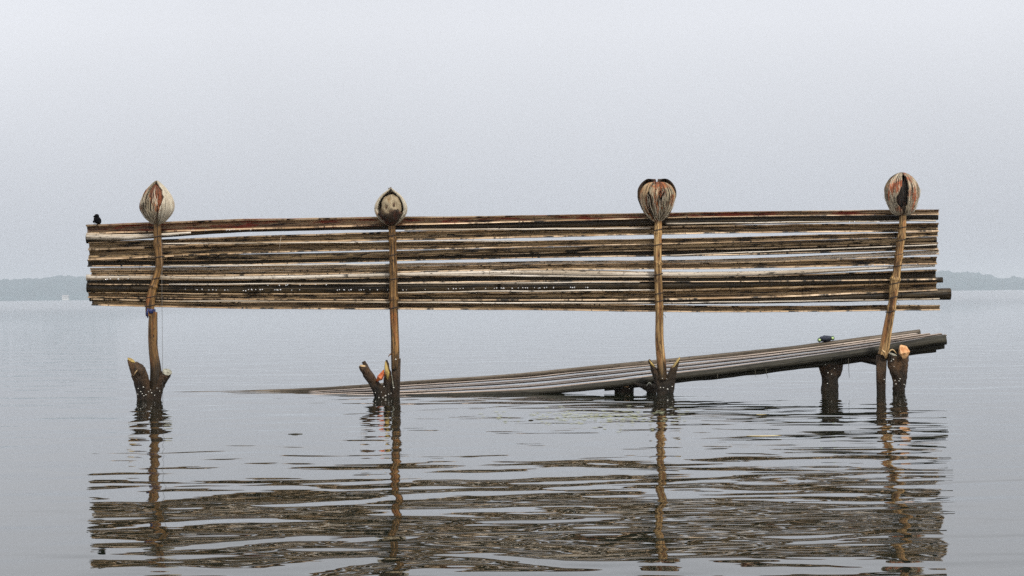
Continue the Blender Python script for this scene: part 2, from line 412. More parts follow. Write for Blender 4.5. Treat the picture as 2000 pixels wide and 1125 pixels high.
SPLIT = {0: (118, .72), 2: (112, .7), 3: (112, .74), 6: (112, .62), 7: (112, .7), 9: (115, .74), 11: (118, .74), 13: (112, .66), 5: (120, .7)}
for si, (ys, rs, xa, xb, mt, dy) in enumerate(SL):
    rnd = random.Random(si * 13 + 5)
    pts, rad = [], []
    nodes = []; x = xa + rnd.uniform(20, 110)
    while x < xb: nodes.append(x); x += rnd.uniform(95, 150)
    n = 120
    xsamp = sorted(set([xa, xb] + [xa + (xb - xa) * i / n for i in range(1, n)] + [q for nd in nodes for q in (nd - 3, nd - 1.2, nd, nd + 1.2, nd + 3)]))
    xsamp = [q for q in xsamp if xa <= q <= xb]
    for q in xsamp:
        y = pw(XS, ys, q) + .8 * noise.noise(Vector((q * .006, si * 3.1, 0))) + .35 * noise.noise(Vector((q * .03, si * 3.1, 5)))
        r = max(2.2, pw(XS, rs, q)) * (1 + .05 * noise.noise(Vector((q * .02, si, 9))))
        for nd in nodes:
            if abs(q - nd) < 4: r += .55 * (1 - abs(q - nd) / 4) * (-.9 if abs(abs(q-nd) - 1.2) < .1 else 1)
        pts.append(at(q, y, Y0 + dy + M(r) * .2)); rad.append(M(r) * 1.10)
    b = MB(); b.tube(pts, rad, 12, .05, seed=si * 7.3, section=half_shell(*SPLIT[si]) if si in SPLIT else None)
    so_ = b.build("bamboo_pole", mt, rack)
    if si in SPLIT:                     # the raw split edges are paler than the weathered wall
        so_.data.materials.append(m_slat_edge)
        for pi in range(24 * (len(pts) - 1)):
            if pi % 24 in (11, 23): so_.data.polygons[pi].material_index = 1; so_.data.polygons[pi].use_smooth = False
    # thin split strip caught behind, gives the doubled light lines
# pale bleached strip at the left end, under the top pole
b = MB(); b.tube([at(q, pw([169, 250, 300, 400], [462, 463, 460, 452], q), Y0 - .035) for q in range(169, 381, 12)],
                 [M(pw([169, 250, 300, 400], [6.5, 6, 4, 1.5], q)) for q in range(169, 381, 12)], 8, .15, flat=1)
tag(b.build("bamboo_strip", m_slat_pale, rack), "bleached white split strip")
# thin split strips showing as light lines between the poles
rnd = random.Random(3)
for (xa, xb, ya, yb, r) in [(320, 760, 519, 517, 1.6), (780, 1290, 536.5, 541, 1.6), (300, 1000, 476.5, 470.5, 1.4), (790, 1270, 449, 446, 1.8), (1300, 1830, 499, 478, 1.3),
                            (760, 1280, 571.5, 566, 1.5), (1290, 1835, 592, 584, 1.4), (350, 1280, 588.5, 592.5, 1.6), (1300, 1828, 437, 431, 1.5), (330, 1250, 555.5, 551, 1.3)]:
    P = [at(xa + (xb-xa)*i/24, ya + (yb-ya)*i/24 + 1.2*noise.noise(Vector((i*.3, ya, 0))), Y0 - .02) for i in range(25)]
    b = MB(); b.tube(P, [M(r * (1 + .3 * noise.noise(Vector((i*.5, ya, 3))))) for i in range(25)], 6, .1, seed=ya)
    b.build("bamboo_strip", m_slat_pale, rack)

YU = Y0 - .062
UPR = [
 ([(307, 430), (308.5, 480), (311, 515), (308, 532), (301, 555), (296, 575), (293, 600), (292, 618)], [7.6, 7.8, 7.6, 6.6, 7.2, 8.2, 8.6, 7.5], m_upright_old),
 ([(765, 432), (767, 480), (768.5, 540), (769, 600), (771, 650), (772, 700), (771, 722)], [6.6, 7.2, 7.8, 8.2, 8.0, 8.2, 7], m_upright_old),
 ([(1286, 424), (1284.5, 480), (1285, 515), (1286, 560), (1288, 608), (1288, 660), (1292, 712), (1294, 742)], [7.2, 7.6, 7.6, 7.8, 7.8, 8.2, 9.0, 9.0], m_upright),
 ([(1764, 418), (1762, 452), (1757, 490), (1751.5, 530), (1747, 556), (1743, 590), (1735.5, 632), (1726, 686), (1724, 694)], [6.5, 7.6, 7.6, 7.8, 9.4, 8.0, 8.8, 10, 10], m_upright),
]
TIES = [[462, 502, 544, 580, 597], [460, 498, 545, 585, 601], [449, 478, 536, 573, 588], [444, 469, 497, 519, 553, 580, 608]]
KNOTS = [[478, 560], [470, 530, 583], [455, 515, 600], [462, 500, 545, 600]]
for ui, (pp, rr, mt) in enumerate(UPR):
    ctr = catmull([Vector((p[0], p[1], r)) for p, r in zip(pp, rr)], 10)
    pts, rad = [], []
    for c in ctr:
        r = c.z
        for kk in KNOTS[ui]:
            r += 2.0 * math.exp(-((c.y - kk) / 2.5) ** 2)
        pts.append(at(c.x, c.y, YU)); rad.append(M(r))
    if ui >= 2:                        # hidden heartwood seam of split bamboo: two halves side by side
        pass
    b = MB(); b.tube(pts, rad, 14, .07, seed=50 + ui * 5); up = b.build("upright", mt, rack)
    for ty in TIES[ui]:
        cx = min(ctr, key=lambda c: abs(c.y - ty))
        r = M(cx.z) + .0035; tb = MB(); P = []
        for k2 in range(17):
            a = 2 * math.pi * k2 / 16
            P.append(at(cx.x, ty, YU) + Vector((math.cos(a) * r, math.sin(a) * r * 1.15 + .006, math.cos(a) * r * .22 * random.uniform(.6, 1.2) )))
        tb.tube(P, .0030, 5, cap=False); tb.build("binding_wire", m_wire, rack)
# lower half of the left upright: a thick bent pole spliced on, blue strip round the joint
lp = [(299, 607), (298.5, 640), (299.5, 680), (303, 715), (305, 740), (303, 762)]
c = catmull([Vector((x, y, r)) for (x, y), r in zip(lp, [8.2, 9, 9, 10.5, 12.5, 11])], 8)
b = MB(); b.tube([at(q.x, q.y, YU + .005) for q in c], [M(q.z) for q in c], 14, .12, seed=81, cut0=Vector((.5, 0, 1)).normalized())
tag(b.build("upright", m_upright_old, rack), "bent brown lower splice of the leftmost upright")
b = MB(); b.tube([at(295, 603, YU), at(294.5, 607, YU), at(295.5, 612, YU)], [M(8.6), M(8.9), M(8.4)], 12, .25, seed=4)
b.tube([at(289, 602, YU - .03), at(287, 612, YU - .035), at(288.5, 621, YU - .03)], [.004, .007, .003], 5, .3)
b.build("blue_strip", m_ribbon, rack)
# twig spur on the second upright, hair wire on third and fourth
b = MB(); b.tube([at(765, 690, YU), at(760, 694, YU - .01), at(758.5, 697, YU - .01)], [.005, .003, .002], 6); b.build("twig", m_upright_old, rack)
b = MB(); b.tube([at(1753, 590, YU - .02), at(1757, 597, YU - .03), at(1754, 603, YU - .03), at(1750, 600, YU - .02)], .0012, 5); b.build("binding_wire", m_wire, rack)
b = MB(); b.tube([at(1294, 612, YU), at(1299, 617, YU - .02), at(1301, 621, YU - .02)], .0012, 5); b.build("binding_wire", m_wire, rack)
b = MB(); b.tube([at(549, 462, Y0 - .05), at(547, 475, Y0 - .052), at(545, 488, Y0 - .05)], [.0012, .0014, .001], 5); b.build("twig", m_slat_pale, rack)
# rows of drops and droppings on the dark poles
rnd = random.Random(11); b = MB()
def drops(x0, x1, y0, y1, n, yy=Y0 - .045):
    for i in range(n):
        t = rnd.random(); q = x0 + (x1 - x0) * t
        b.ball(at(q, y0 + (y1 - y0) * t + rnd.uniform(-.6, .6), yy), M(rnd.uniform(.8, 1.35)), 6, 4)
drops(205, 262, 545, 545, 6); drops(360, 480, 565, 567.5, 12); drops(480, 800, 566, 566.5, 34); drops(820, 1150, 565, 561, 34)
drops(350, 500, 450, 448.5, 9, Y0 - .035); drops(1610, 1740, 433, 433, 5); drops(520, 640, 557, 556, 7); drops(1600, 1800, 519, 517, 7); drops(820, 930, 469, 468, 5)
tag(b.build("water_drop", m_drop, rack), kind="stuff")

# ------------------------------------------------------------------ coconut husks
def profile(pts, n=22):
    c = catmull([Vector((p[0], p[1], 0)) for p in pts], 8)
    o = []
    for i in range(n + 1):
        q = i / n * (len(c) - 1); a = int(q); a = min(a, len(c) - 2); o.append(c[a].lerp(c[a+1], q - a))
    return [(p.x, p.y) for p in o]
def seg(prof, eL, eR, t0, t1, th, base, mat_o, root, name="husk_segment", seed=0.0, push=0.0, lab=None, ax=1.0, ay=.92, rag=.08, fib=.09):
    n = len(prof) - 1; i0, i1 = int(round(t0 * n)), int(round(t1 * n)); m = 18
    V, T = [], []
    rows = list(range(i0, i1 + 1))
    for lay in (0, 1):
        for i in rows:
            t = i / n; r, z = prof[i]
            a0, a1 = eL(t), eR(t)
            if a1 < a0: a0 = a1 = (a0 + a1) / 2
            for k2 in range(m + 1):
                u = k2 / m; th_ = a0 + (a1 - a0) * u
                th_ += rag * noise.noise(Vector((z * 60, seed + (0 if u < .5 else 7), 0))) * (1 if u in (0, 1) else 0)
                fr_ = noise.noise(Vector((th_ * 7, z * 7, seed))) * fib + noise.noise(Vector((th_ * 19, z * 14, seed + 4))) * fib * .6
                edge = min(u, 1 - u) * 2
                rr = r * (1 + fr_ + push * (1 - edge)) - (lay * min(th, r * .6))
                x = math.sin(th_) * rr * ax; y = -math.cos(th_) * rr * ay
                if t1 < .95 and i > i1 - 4: z = z + (i - i1 + 4) / 4 * .055 * noise.noise(Vector((th_ * 5, seed, 3)))
                V.append(base + Vector((x, y, z - lay * .002 * (t > .8))))
                T.append(Vector((th_ * 9 + seed, z * 9, lay * 3)))
    b = MB(); W = m + 1; H = len(rows); N = W * H
    Fc = []
    for i in range(H - 1):
        for k2 in range(m):
            a = i * W + k2
            Fc.append((a, a+1, a+1+W, a+W)); Fc.append((N+a, N+a+W, N+a+1+W, N+a+1))
    for i in range(H - 1):
        a = i * W; Fc.append((a, a+W, N+a+W, N+a)); a = i * W + m; Fc.append((a+W, a, N+a, N+a+W))
    for k2 in range(m):
        a = k2; Fc.append((a+1, a, N+a, N+a+1)); a = (H-1) * W + k2; Fc.append((a, a+1, N+a+1, N+a))
    b.add(V, Fc, T); o = b.build(name, mat_o, root)
    if lab: o["label"] = lab
    return o
D = math.radians
def strands(prof, base, root, n, seed, mat, z0=.0, z1=1.0, ax=1.0, ay=.92, out=1.03, th0=-150, th1=150):
    """loose dry fibres lying on and lifting off the husk"""
    r_ = random.Random(seed); b = MB(); N = len(prof) - 1
    for i in range(n):
        a = D(r_.uniform(th0, th1)); t = r_.uniform(z0, z1 - .12); L = r_.uniform(.08, .3); P = []
        da = r_.uniform(-.12, .12); lift = r_.choice((0, 0, 0, .006, .014)); w_ = r_.uniform(.0006, .0015)
        for k2 in range(5):
            q = min(1, t + L * k2 / 4) * N; j = min(int(q), N - 1); f = q - j
            r = prof[j][0] * (1 - f) + prof[j+1][0] * f; z = prof[j][1] * (1 - f) + prof[j+1][1] * f
            rr = r * out + lift * (k2 / 4) ** 2 + .001; aa = a + da * k2 / 4 + .03 * math.sin(k2 * 2 + i)
            P.append(base + Vector((math.sin(aa) * rr * ax, -math.cos(aa) * rr * ay, z)))
        b.tube(P, [w_, w_, w_, w_ * .8, w_ * .3], 4, cap=False, seed=i)
    tag(b.build("husk_fibre", mat, root), kind="stuff")
def core(base, c, r, sc, mat, root, name="inner_husk", dents=()):
    b = MB(); b.ball(base + Vector(c), r, 28, 20, sc, .10, seed=c[2] * 40)
    ctr = base + Vector(c)
    for i, p in enumerate(b.v):
        q = p - ctr
        for (dx, dz, dr, dd) in dents:
            e = ((q.x - dx) / dr) ** 2 + ((q.z - dz) / (dr * 1.6)) ** 2
            if q.y < 0: b.v[i] = b.v[i] + Vector((0, dd * math.exp(-e), 0))
        b.t[i] = Vector((math.atan2(q.x, -q.y) * 9, q.z * 9, 0))
    return b.build(name, mat, root)
K = M(1)          # one pixel in metres at the rack
def bump_(t, c, w, a): return a * math.exp(-((t - c) / w) ** 2)
def wob(seed, amp): return lambda t: D(amp) * (noise.noise(Vector((t * 5, seed, 0))) + .6 * noise.noise(Vector((t * 14, seed, 3))))
# 1: pointed bud, rusty opening near the tip
base = at(307, 437, YU)
r1 = empty("coconut_husk", base, "pointed coconut husk with a rusty gash near its tip, on the leftmost upright", "coconut husk", "coconut husks on the uprights")
P1 = profile([(6*K, -2*K), (17*K, 6*K), (29*K, 22*K), (31.5*K, 38*K), (27*K, 54*K), (18*K, 68*K), (9*K, 78*K), (2*K, 84*K)])
w1 = wob(1, 9)
seg(P1, lambda t: D(75), lambda t: D(285), 0, 1, .012, base, m_husk, r1, seed=1)
seg(P1, lambda t: D(-95), lambda t: D(-8 - bump_(t, .72, .2, 26) + bump_(t, .3, .1, 6)) + w1(t), 0, .96, .014, base, m_husk, r1, seed=2, push=.05)
seg(P1, lambda t: D(12 + bump_(t, .62, .25, 24) + bump_(t, .1, .1, 8)) + wob(3, 6)(t), lambda t: D(100), 0, 1, .014, base, m_cream, r1, seed=3, push=.07, fib=.03, lab="smooth cream right flank")
seg(P1, lambda t: D(-10) + wob(4, 6)(t), lambda t: D(28), 0, .5, .010, base + Vector((0, -.003, 0)), m_husk, r1, seed=4, push=-.04)
core(base, (0, 0, 42*K), 25*K, (.95, .80, 1.4), m_rustfib, r1)
strands(P1, base, r1, 60, 1, m_cream, 0, .6, th0=-70, th1=10); strands(P1, base, r1, 50, 11, m_husk_in, 0, .7, th0=-80, th1=30)
# 2: pointed arch open to the front over a pale ball
base = at(764, 438, YU)
r2 = empty("coconut_husk", base, "pale husk split into a pointed arch over a dimpled pith ball, on the second upright", "coconut husk", "coconut husks on the uprights")
P2 = profile([(6*K, -3*K), (18*K, 5*K), (28*K, 18*K), (30.5*K, 32*K), (26*K, 46*K), (17*K, 58*K), (7*K, 66*K), (1.5*K, 71*K)])
ar = lambda t: max(0, math.sin(min(1, t * 1.04) * math.pi)) ** .55
seg(P2, lambda t: D(60 * ar(t) + 1) + wob(5, 4)(t), lambda t: D(200), 0, 1, .015, base, m_cream, r2, seed=5, push=.08, fib=.02)
seg(P2, lambda t: D(160), lambda t: D(359 - 62 * ar(t)) + wob(6, 4)(t), 0, 1, .015, base, m_cream, r2, seed=6, push=.08, fib=.02)
seg(P2, lambda t: D(-60), lambda t: D(58), 0, .30, .012, base + Vector((0, -.008, 0)), m_husk_in, r2, seed=7, rag=.2, lab="dark lower front cup")  # low front in the dark husk tone
core(base, (1*K, -.010, 32*K), 20.5*K, (1.0, .85, 1.28), m_kernel, r2, "pith", dents=((-9*K, 1*K, 2.8*K, .022), (6*K, 5*K, 3.2*K, .022), (-2*K, -8*K, 2.8*K, .024), (-2*K, 13*K, 3*K, .012)))
for (dx, dz, w_) in ((-9, 1, 1.7), (6, 5, 2.1), (-2, -8, 1.7)):
    b = MB(); b.ball(base + Vector((K * (1 + dx), -.010 - 17.0 * K + (abs(dx) > 5) * .007 + (dz < -5) * .004, K * (32 + dz))), K * w_, 8, 6, (1, .7, 1.7)); b.build("pith_pit", m_pit, r2)
core(base, (0, .024, 34*K), 23*K, (1.0, .5, 1.25), m_husk_in, r2)
b = MB(); b.tube([at(764.5, 366, YU), at(759.5, 368, YU), at(762, 374, YU)], [.003, .005, .004], 6); b.build("husk_tip", m_husk_in, r2)
# 3: heart of two round lobes
base = at(1284, 432, YU)
r3 = empty("coconut_husk", base, "broad heart-shaped coconut husk of two rounded lobes, on the third upright from the left", "coconut husk", "coconut husks on the uprights")
P3 = profile([(5*K, -3*K), (17*K, 6*K), (27*K, 20*K), (35*K, 42*K), (35.5*K, 58*K), (29*K, 74*K), (18*K, 82.5*K), (9*K, 80*K), (2*K, 71*K)])
P3b = profile([(4*K, -3*K), (15*K, 6*K), (25*K, 20*K), (32*K, 42*K), (32*K, 56*K), (24*K, 70*K), (12*K, 76*K), (4*K, 72*K)])
# the back pair stands slightly taller and shows its dark inside over the rim
seg(P3, lambda t: D(100), lambda t: D(176 - 14 * t * t), 0, 1, .012, base, m_husk_in, r3, seed=8, push=.05)
seg(P3, lambda t: D(184 + 14 * t * t), lambda t: D(262), 0, 1, .012, base, m_husk_in, r3, seed=9, push=.05)
seg(P3b, lambda t: D(8 + bump_(t, .45, .1, 10) + 10 * t) + wob(8, 7)(t), lambda t: D(64 + bump_(t, .25, .12, -8)), 0, .97, .012, base, m_husk, r3, seed=18, push=.06)
seg(P3b, lambda t: D(66 + bump_(t, .2, .16, 10)), lambda t: D(108), 0, .96, .012, base, m_husk_tan, r3, seed=28, push=.07)
seg(P3b, lambda t: D(-108), lambda t: D(-36 - bump_(t, .36, .17, 14)) + wob(9, 4)(t), 0, .96, .012, base, m_husk_tan, r3, seed=19, push=.06)
seg(P3b, lambda t: D(-34 + bump_(t, .36, .17, 12)) + wob(29, 4)(t), lambda t: D(5 - bump_(t, .42, .12, 8)) + wob(39, 6)(t), 0, .93, .012, base, m_husk, r3, seed=10, push=.04)
core(base, (0, 0, 40*K), 27*K, (1.0, .8, 1.15), m_husk_in, r3)
strands(P3b, base, r3, 70, 3, m_cream, 0, .5, th0=-90, th1=90); strands(P3b, base, r3, 50, 13, m_husk_in, .1, .6, th0=-60, th1=60); strands(P3b, base, r3, 50, 14, m_rustfib, .4, .9, th0=-30, th1=30)
# 4: tall oval, black gash down the front
base = at(1762, 419, YU)
r4 = empty("coconut_husk", base, "tall oval husk with a black vertical gash and salmon-coloured shoulders, on the rightmost upright", "coconut husk", "coconut husks on the uprights")
P4 = profile([(8*K, -2*K), (19*K, 3*K), (25.5*K, 16*K), (31*K, 36*K), (31*K, 52*K), (24*K, 68*K), (13*K, 78*K), (3*K, 82*K)])
gs = lambda t: bump_(t, .55, .3, 1)
seg(P4, lambda t: D(5 + 9 * gs(t)) + wob(11, 4)(t), lambda t: D(62), 0, 1, .014, base, m_salmon, r4, seed=11, push=.06)
seg(P4, lambda t: D(63 + bump_(t, .5, .2, 6)), lambda t: D(110), 0, .97, .014, base, m_cream, r4, seed=15, push=.06)
seg(P4, lambda t: D(-64), lambda t: D(-4 - 6 * gs(t) - bump_(t, .36, .13, 22)) + wob(12, 6)(t), 0, 1, .014, base, m_salmon, r4, seed=12, push=.06)
seg(P4, lambda t: D(-112), lambda t: D(-66 - bump_(t, .75, .2, 10)), 0, .95, .014, base, m_husk, r4, seed=16, push=.06)
seg(P4, lambda t: D(95), lambda t: D(270), 0, 1, .014, base, m_husk_in, r4, seed=13)
seg(P4, lambda t: D(-26), lambda t: D(24), 0, .24, .012, base, m_husk_in, r4, seed=14, push=-.05, lab="dark base")  # darker husk tone round the foot of the gash
core(base, (0, 0, 40*K), 25*K, (.9, .72, 1.3), m_black, r4)  # near-black core seen through the gash
strands(P4, base, r4, 60, 4, m_cream, 0, .45, th0=22, th1=100); strands(P4, base, r4, 60, 5, m_cream, 0, .45, th0=-100, th1=-28)
strands(P4, base, r4, 60, 6, m_husk_in, .1, .6, th0=-90, th1=90)

# ------------------------------------------------------------------ stumps standing in the lake
def tubes(specs, Y, zfun=None):
    b = MB(); cuts = []
    for sp in specs:
        pts = [Vector((p[0], p[1], p[2])) for p in sp["p"]]
        c = catmull(pts, 5)
        dys = sp.get("dy", [0, 0])
        P = [at(q.x, q.y, Y + dys[0] + (dys[1] - dys[0]) * i / (len(c) - 1)) for i, q in enumerate(c)]
        e0, e1 = b.tube(P, [M(q.z) for q in c], 14, .16, cut1=sp.get("cut"), seed=sp["p"][0][0])
        cuts.append((e1, (P[-1] - P[-2]).normalized()))
    return b, cuts
def face(ring, d, mat, root, name="cut_face", grow=1.0, lift=.005, lab=None):
    c = sum(ring, Vector()) / len(ring); b = MB(); n = len(ring)
    V = [c + (p - c) * grow + d * lift for p in ring] + [c + (p - c) * grow * .96 + d * (lift + .003) for p in ring] + [c + d * (lift + .001)]
    b.add(V, [(i, (i+1) % n, n+(i+1) % n, n+i) for i in range(n)] + [(n+i, n+(i+1) % n, 2*n) for i in range(n)])
    o = b.build(name, mat, root)
    if lab: o["label"] = lab
def barnacles(spots, Y, root, seed, n=26, x=(0, 1), y=(0, 1)):
    b = MB(); r_ = random.Random(seed)
    for (px, py, s) in spots: b.ball(at(px, py, Y), M(s), 6, 4, (1, .6, .8), .3, seed=px)
    tag(b.build("barnacle", m_shellw, root), kind="stuff")
YS = Y0 - .05
def V3(x, y, z): return Vector((x, y, z)).normalized()
# 1
root = empty("forked_stump", at(292, 781, YS), "forked stump with two slanting tips and a grey sawn branch, under the leftmost upright", "tree stump", "forked stumps carrying the rack"); root.location.z = 0
S1 = [dict(p=[(293, 900, 21), (293, 800, 19), (293, 778, 17), (296, 758, 12)]),
      dict(p=[(284, 795, 15), (278, 762, 12), (268, 736, 10), (257, 705, 7.5)], dy=[0, .03], cut=V3(.35, -.3, .85)),
      dict(p=[(287, 790, 14), (284, 762, 12), (279, 738, 11), (272, 715, 10)], dy=[0, -.05], cut=V3(.5, -.8, .9)),
      dict(p=[(300, 795, 14), (304, 773, 12), (313, 750, 9.5), (325, 728, 9.5)], dy=[0, -.03], cut=V3(.35, -.55, .8))]
b, cuts = tubes(S1, YS); b.build("trunk", m_bark, root, remesh=.006)
face(cuts[1][0], cuts[1][1], m_yellow, root, grow=.8, lab="yellowish slanting cut")
face(cuts[3][0], cuts[3][1], m_cut_grey, root, grow=1.0, lab="grey-green sawn end")
b = MB(); b.tube([at(268.5, 722, YS - .09), at(264.5, 728, YS - .085), at(260.5, 734, YS - .075)], [.001, .004, .001], 6); b.build("splinter", m_cut, root)
barnacles([(270, 759, 1.2), (280, 756, 1.3), (275, 765, 1.3), (278, 769, 1.2), (281, 773, 1.2), (285, 771, 1.2), (290, 765, 1), (296, 767, 1.3), (294, 762, 1), (269, 770, 1), (307, 758, 1), (312, 764, 1), (302, 772, 1)], YS - .09, root, 1)
# 2
root = empty("forked_stump", at(748, 781, YS), "black V-shaped stump showing an orange-red split, under the second upright from the left", "tree stump", "forked stumps carrying the rack"); root.location.z = 0
S2 = [dict(p=[(755, 900, 19), (755, 800, 17), (755, 779, 15), (757, 765, 12)]),
      dict(p=[(747, 782, 13), (735, 757, 10.5), (722, 736, 9.5), (709, 716, 8.5)], dy=[0, -.02], cut=V3(.1, -.3, 1)),
      dict(p=[(724, 740, 6), (718, 722, 5), (710, 706, 4)], dy=[.02, .03]),
      dict(p=[(757, 780, 11), (757, 748, 9), (757, 724, 5.5), (755, 702, 3)], dy=[0, .01])]
b, cuts = tubes(S2, YS); b.build("trunk", m_bark, root, remesh=.006)
face(cuts[1][0], cuts[1][1], m_cut, root, grow=.55, lab="cream sliver of fresh cut")
b = MB(); b.tube([at(736, 744, YS - .04), at(742, 738, YS - .045), at(747, 730, YS - .04), at(750, 722, YS - .03)], [.006, .021, .014, .003], 6, .5, seed=3); tag(b.build("split_wood", m_cut_red, root, smooth=False), "orange-red split heartwood")
b = MB(); b.tube([at(757, 741, YS - .055), at(756, 728, YS - .055), at(754, 716, YS - .045), at(753, 706, YS - .03)], [.004, .013, .010, .003], 8, .3, seed=8); tag(b.build("split_wood", m_yellow, root), "yellow splintered tongue")
b = MB(); b.tube([at(771, 900, YS + .0), at(771.5, 780, YS), at(773, 740, YS), at(773.5, 700, YS)], [M(9.5), M(9), M(9), M(9)], 14, .14, seed=9); tag(b.build("pole_foot", m_bark, root), "dark wet foot of the pole")
b = MB(); b.tube([at(765, 732, YS - .045), at(767, 748, YS - .045), at(769, 762, YS - .04)], [.001, .0035, .002], 6); b.build("splinter", m_cut_grey, root)
barnacles([(773, 702, 1.5), (733, 767, 1.1), (745, 766, 1), (769, 757, 1.4), (753, 773, 1.8), (759, 770, 1.2), (748, 776, 1.1), (754, 779, 1.3), (770, 782, 2), (740, 776, 1), (764, 768, 1), (776, 780, 1.1), (750, 755, 1.2), (766, 777, 1.1)], YS - .085, root, 1)
# 3
root = empty("forked_stump", at(1302, 768, YS), "broad black stump with two yellow-edged points, under the third upright from the left", "tree stump", "forked stumps carrying the rack"); root.location.z = 0
S3 = [dict(p=[(1300, 900, 17), (1300, 790, 15.5), (1300, 768, 15.5), (1302, 748, 14)]),
      dict(p=[(1291, 768, 9), (1286, 745, 8), (1278, 725, 6.5), (1267, 702, 2.5)], dy=[0, -.01]),
      dict(p=[(1304, 768, 11), (1309, 745, 10), (1314, 728, 8.5), (1318, 713, 7)], dy=[0, -.01], cut=V3(-1.1, -.35, .8)),
      dict(p=[(1292, 765, 9), (1293, 745, 7), (1293, 735, 6)], dy=[-.005, -.005])]
b, cuts = tubes(S3, YS); b.build("trunk", m_bark, root, remesh=.006)
face(cuts[2][0], cuts[2][1], m_yellow, root, grow=.95, lab="yellow slanting cut")
b = MB(); b.tube([at(1268, 703, YS - .03), at(1273, 711, YS - .04), at(1280, 718, YS - .04)], [.002, .006, .002], 8); b.build("split_wood", m_yellow, root)
barnacles([(1290, 757, 1.2), (1296, 757, 1.1), (1304, 760, 1.6), (1313, 755, 1.3), (1309, 774, 1.6), (1301, 772, 1), (1294, 739, 1), (1302, 740, .9)], YS - .08, root, 1)
# 4
root = empty("forked_stump", at(1762, 765, YS), "slender forked stump with a bright orange cut tip, beside the rightmost upright", "tree stump", "forked stumps carrying the rack"); root.location.z = 0
S4 = [dict(p=[(1757, 900, 12), (1757, 790, 12), (1756, 755, 12.5), (1757, 735, 14)]),
      dict(p=[(1757, 745, 13), (1762, 720, 11.5), (1764, 702, 10), (1763, 686, 10)], dy=[0, -.02], cut=V3(-.2, -.9, .9)),
      dict(p=[(1754, 740, 12), (1746, 719, 11), (1742, 704, 9.5), (1743, 693, 9.5)], dy=[0, -.02], cut=V3(.3, -.2, 1))]
b, cuts = tubes(S4, YS); b.build("trunk", m_bark, root, remesh=.006)
b = MB(); b.tube([at(1766, 699, YS - .03), at(1765, 689, YS - .035), at(1762, 680, YS - .03), at(1759, 675, YS - .02)], [M(6), M(11), M(8), M(2.5)], 7, .5, seed=6); tag(b.build("cut_face", m_cut_orange, root, smooth=False), "rough orange-white cut tip")
face(cuts[2][0], cuts[2][1], m_cut_grey, root, grow=.9, lift=.003)
b = MB(); P = [at(1734 + 17 * i / 8, 691 - 8 * math.sin(i / 8 * math.pi), YS - .05) for i in range(9)]; b.tube(P, [.0015 + .003 * math.sin(i / 8 * math.pi) for i in range(9)], 6); b.build("splinter", m_cut, root)
barnacles([(1745, 702, 1.3), (1741, 705, 1.2), (1758, 740, 1.2), (1756, 744, 1.2), (1750, 750, 1.4), (1748, 743, 1), (1766, 751, 1.2), (1746, 716, 1)], YS - .075, root, 1)
# post carrying the rightmost upright
root = empty("lake_post", at(1720, 765, YS), "straight dark post with a cream crescent cut, holding the rightmost upright", "post"); root.location.z = 0
b = MB(); b.tube([at(1721, 900, YS + .01), at(1721, 790, YS + .01), at(1720.5, 740, YS + .01), at(1722, 694, YS + .01)], [M(9.5), M(9), M(9), M(10.5)], 14, .2, seed=2); b.build("trunk", m_bark, root)
b = MB(); P = [at(1722 + 3.6 * math.sin(i / 8 * math.pi) + i * .7, 683 + i * 1.7, YS - .04) for i in range(9)]; b.tube(P, [.001 + .0075 * math.sin(i / 8 * math.pi) for i in range(9)], 6); b.build("cut_face", m_cut, root)
barnacles([(1727, 741, 1.3), (1730, 749, 1)], YS - .03, root, 1)
# thick waisted stump under the platform
YP = 12.72
root = empty("waisted_stump", at(1620, 768, YP), "thick waisted stump flaring under the raised right half of the platform", "tree stump"); root.location.z = 0
b, cuts = tubes([dict(p=[(1620, 900, 20), (1620, 790, 19), (1621, 755, 17), (1620, 735, 17.5), (1620, 712, 23), (1620, 702, 24)]),
                 dict(p=[(1634, 735, 8), (1640, 716, 7), (1642, 704, 7)])], YP); b.build("trunk", m_bark, root, remesh=.007)
barnacles([(1601, 727, 1.2), (1617, 728, 1.3), (1624, 731, 1.2), (1630, 720, 1), (1612, 712, 1), (1616, 749, 1.2)], YP - .078, root, 1)
# short squat stump under the low part
root = empty("squat_stump", at(1219, 768, YP), "short squat stump just clearing the water under the platform's near edge", "tree stump"); root.location.z = 0
b, cuts = tubes([dict(p=[(1219, 900, 22), (1219, 790, 21), (1219, 768, 20.5), (1219, 756, 19)])], YP); b.build("trunk", m_bark, root, remesh=.007)
b = MB(); b.tube([at(1217, 755.5, YP - .07), at(1223, 754.5, YP - .075), at(1229, 755.5, YP - .07)], [.002, .006, .002], 6); b.build("cut_face", m_cut_orange, root)
barnacles([(1211, 773, 1.2), (1215, 773, 1), (1219, 773, 1.1), (1224, 777, 1.1), (1229, 759, 1)], YP - .078, root, 1)
# cross branches
YB = 12.6
root = empty("driftwood_branch", at(1265, 758, YB), "short knotty branch wedged between the squat stump and the broad black stump", "branch")
b = MB(); b.tube([at(1236, 748, YB), at(1250, 752, YB), at(1263, 756, YB), at(1282, 763, YB)], [M(3), M(4.5), M(7), M(5)], 9, .35, seed=5)
b.ball(at(1271, 759, YB - .01), M(11), 12, 8, (1, .8, 1), .35); b.build("branch_wood", m_bark, root, remesh=.005)
b = MB(); P = [at(1263 + 11 * i / 8, 754 - 6 * math.sin(i / 8 * math.pi), YB - .05) for i in range(9)]; b.tube(P, [.001 + .004 * math.sin(i / 8 * math.pi) for i in range(9)], 6); b.build("cut_rim", m_cut_grey, root)
root = empty("crossbeam_branch", at(1680, 704, 12.7), "dark sagging branch bridging the waisted stump and the straight post", "branch")
b = MB(); c = catmull([Vector((1632, 700, 9)), Vector((1670, 698, 9)), Vector((1695, 702, 8)), Vector((1722, 710, 6))], 6)
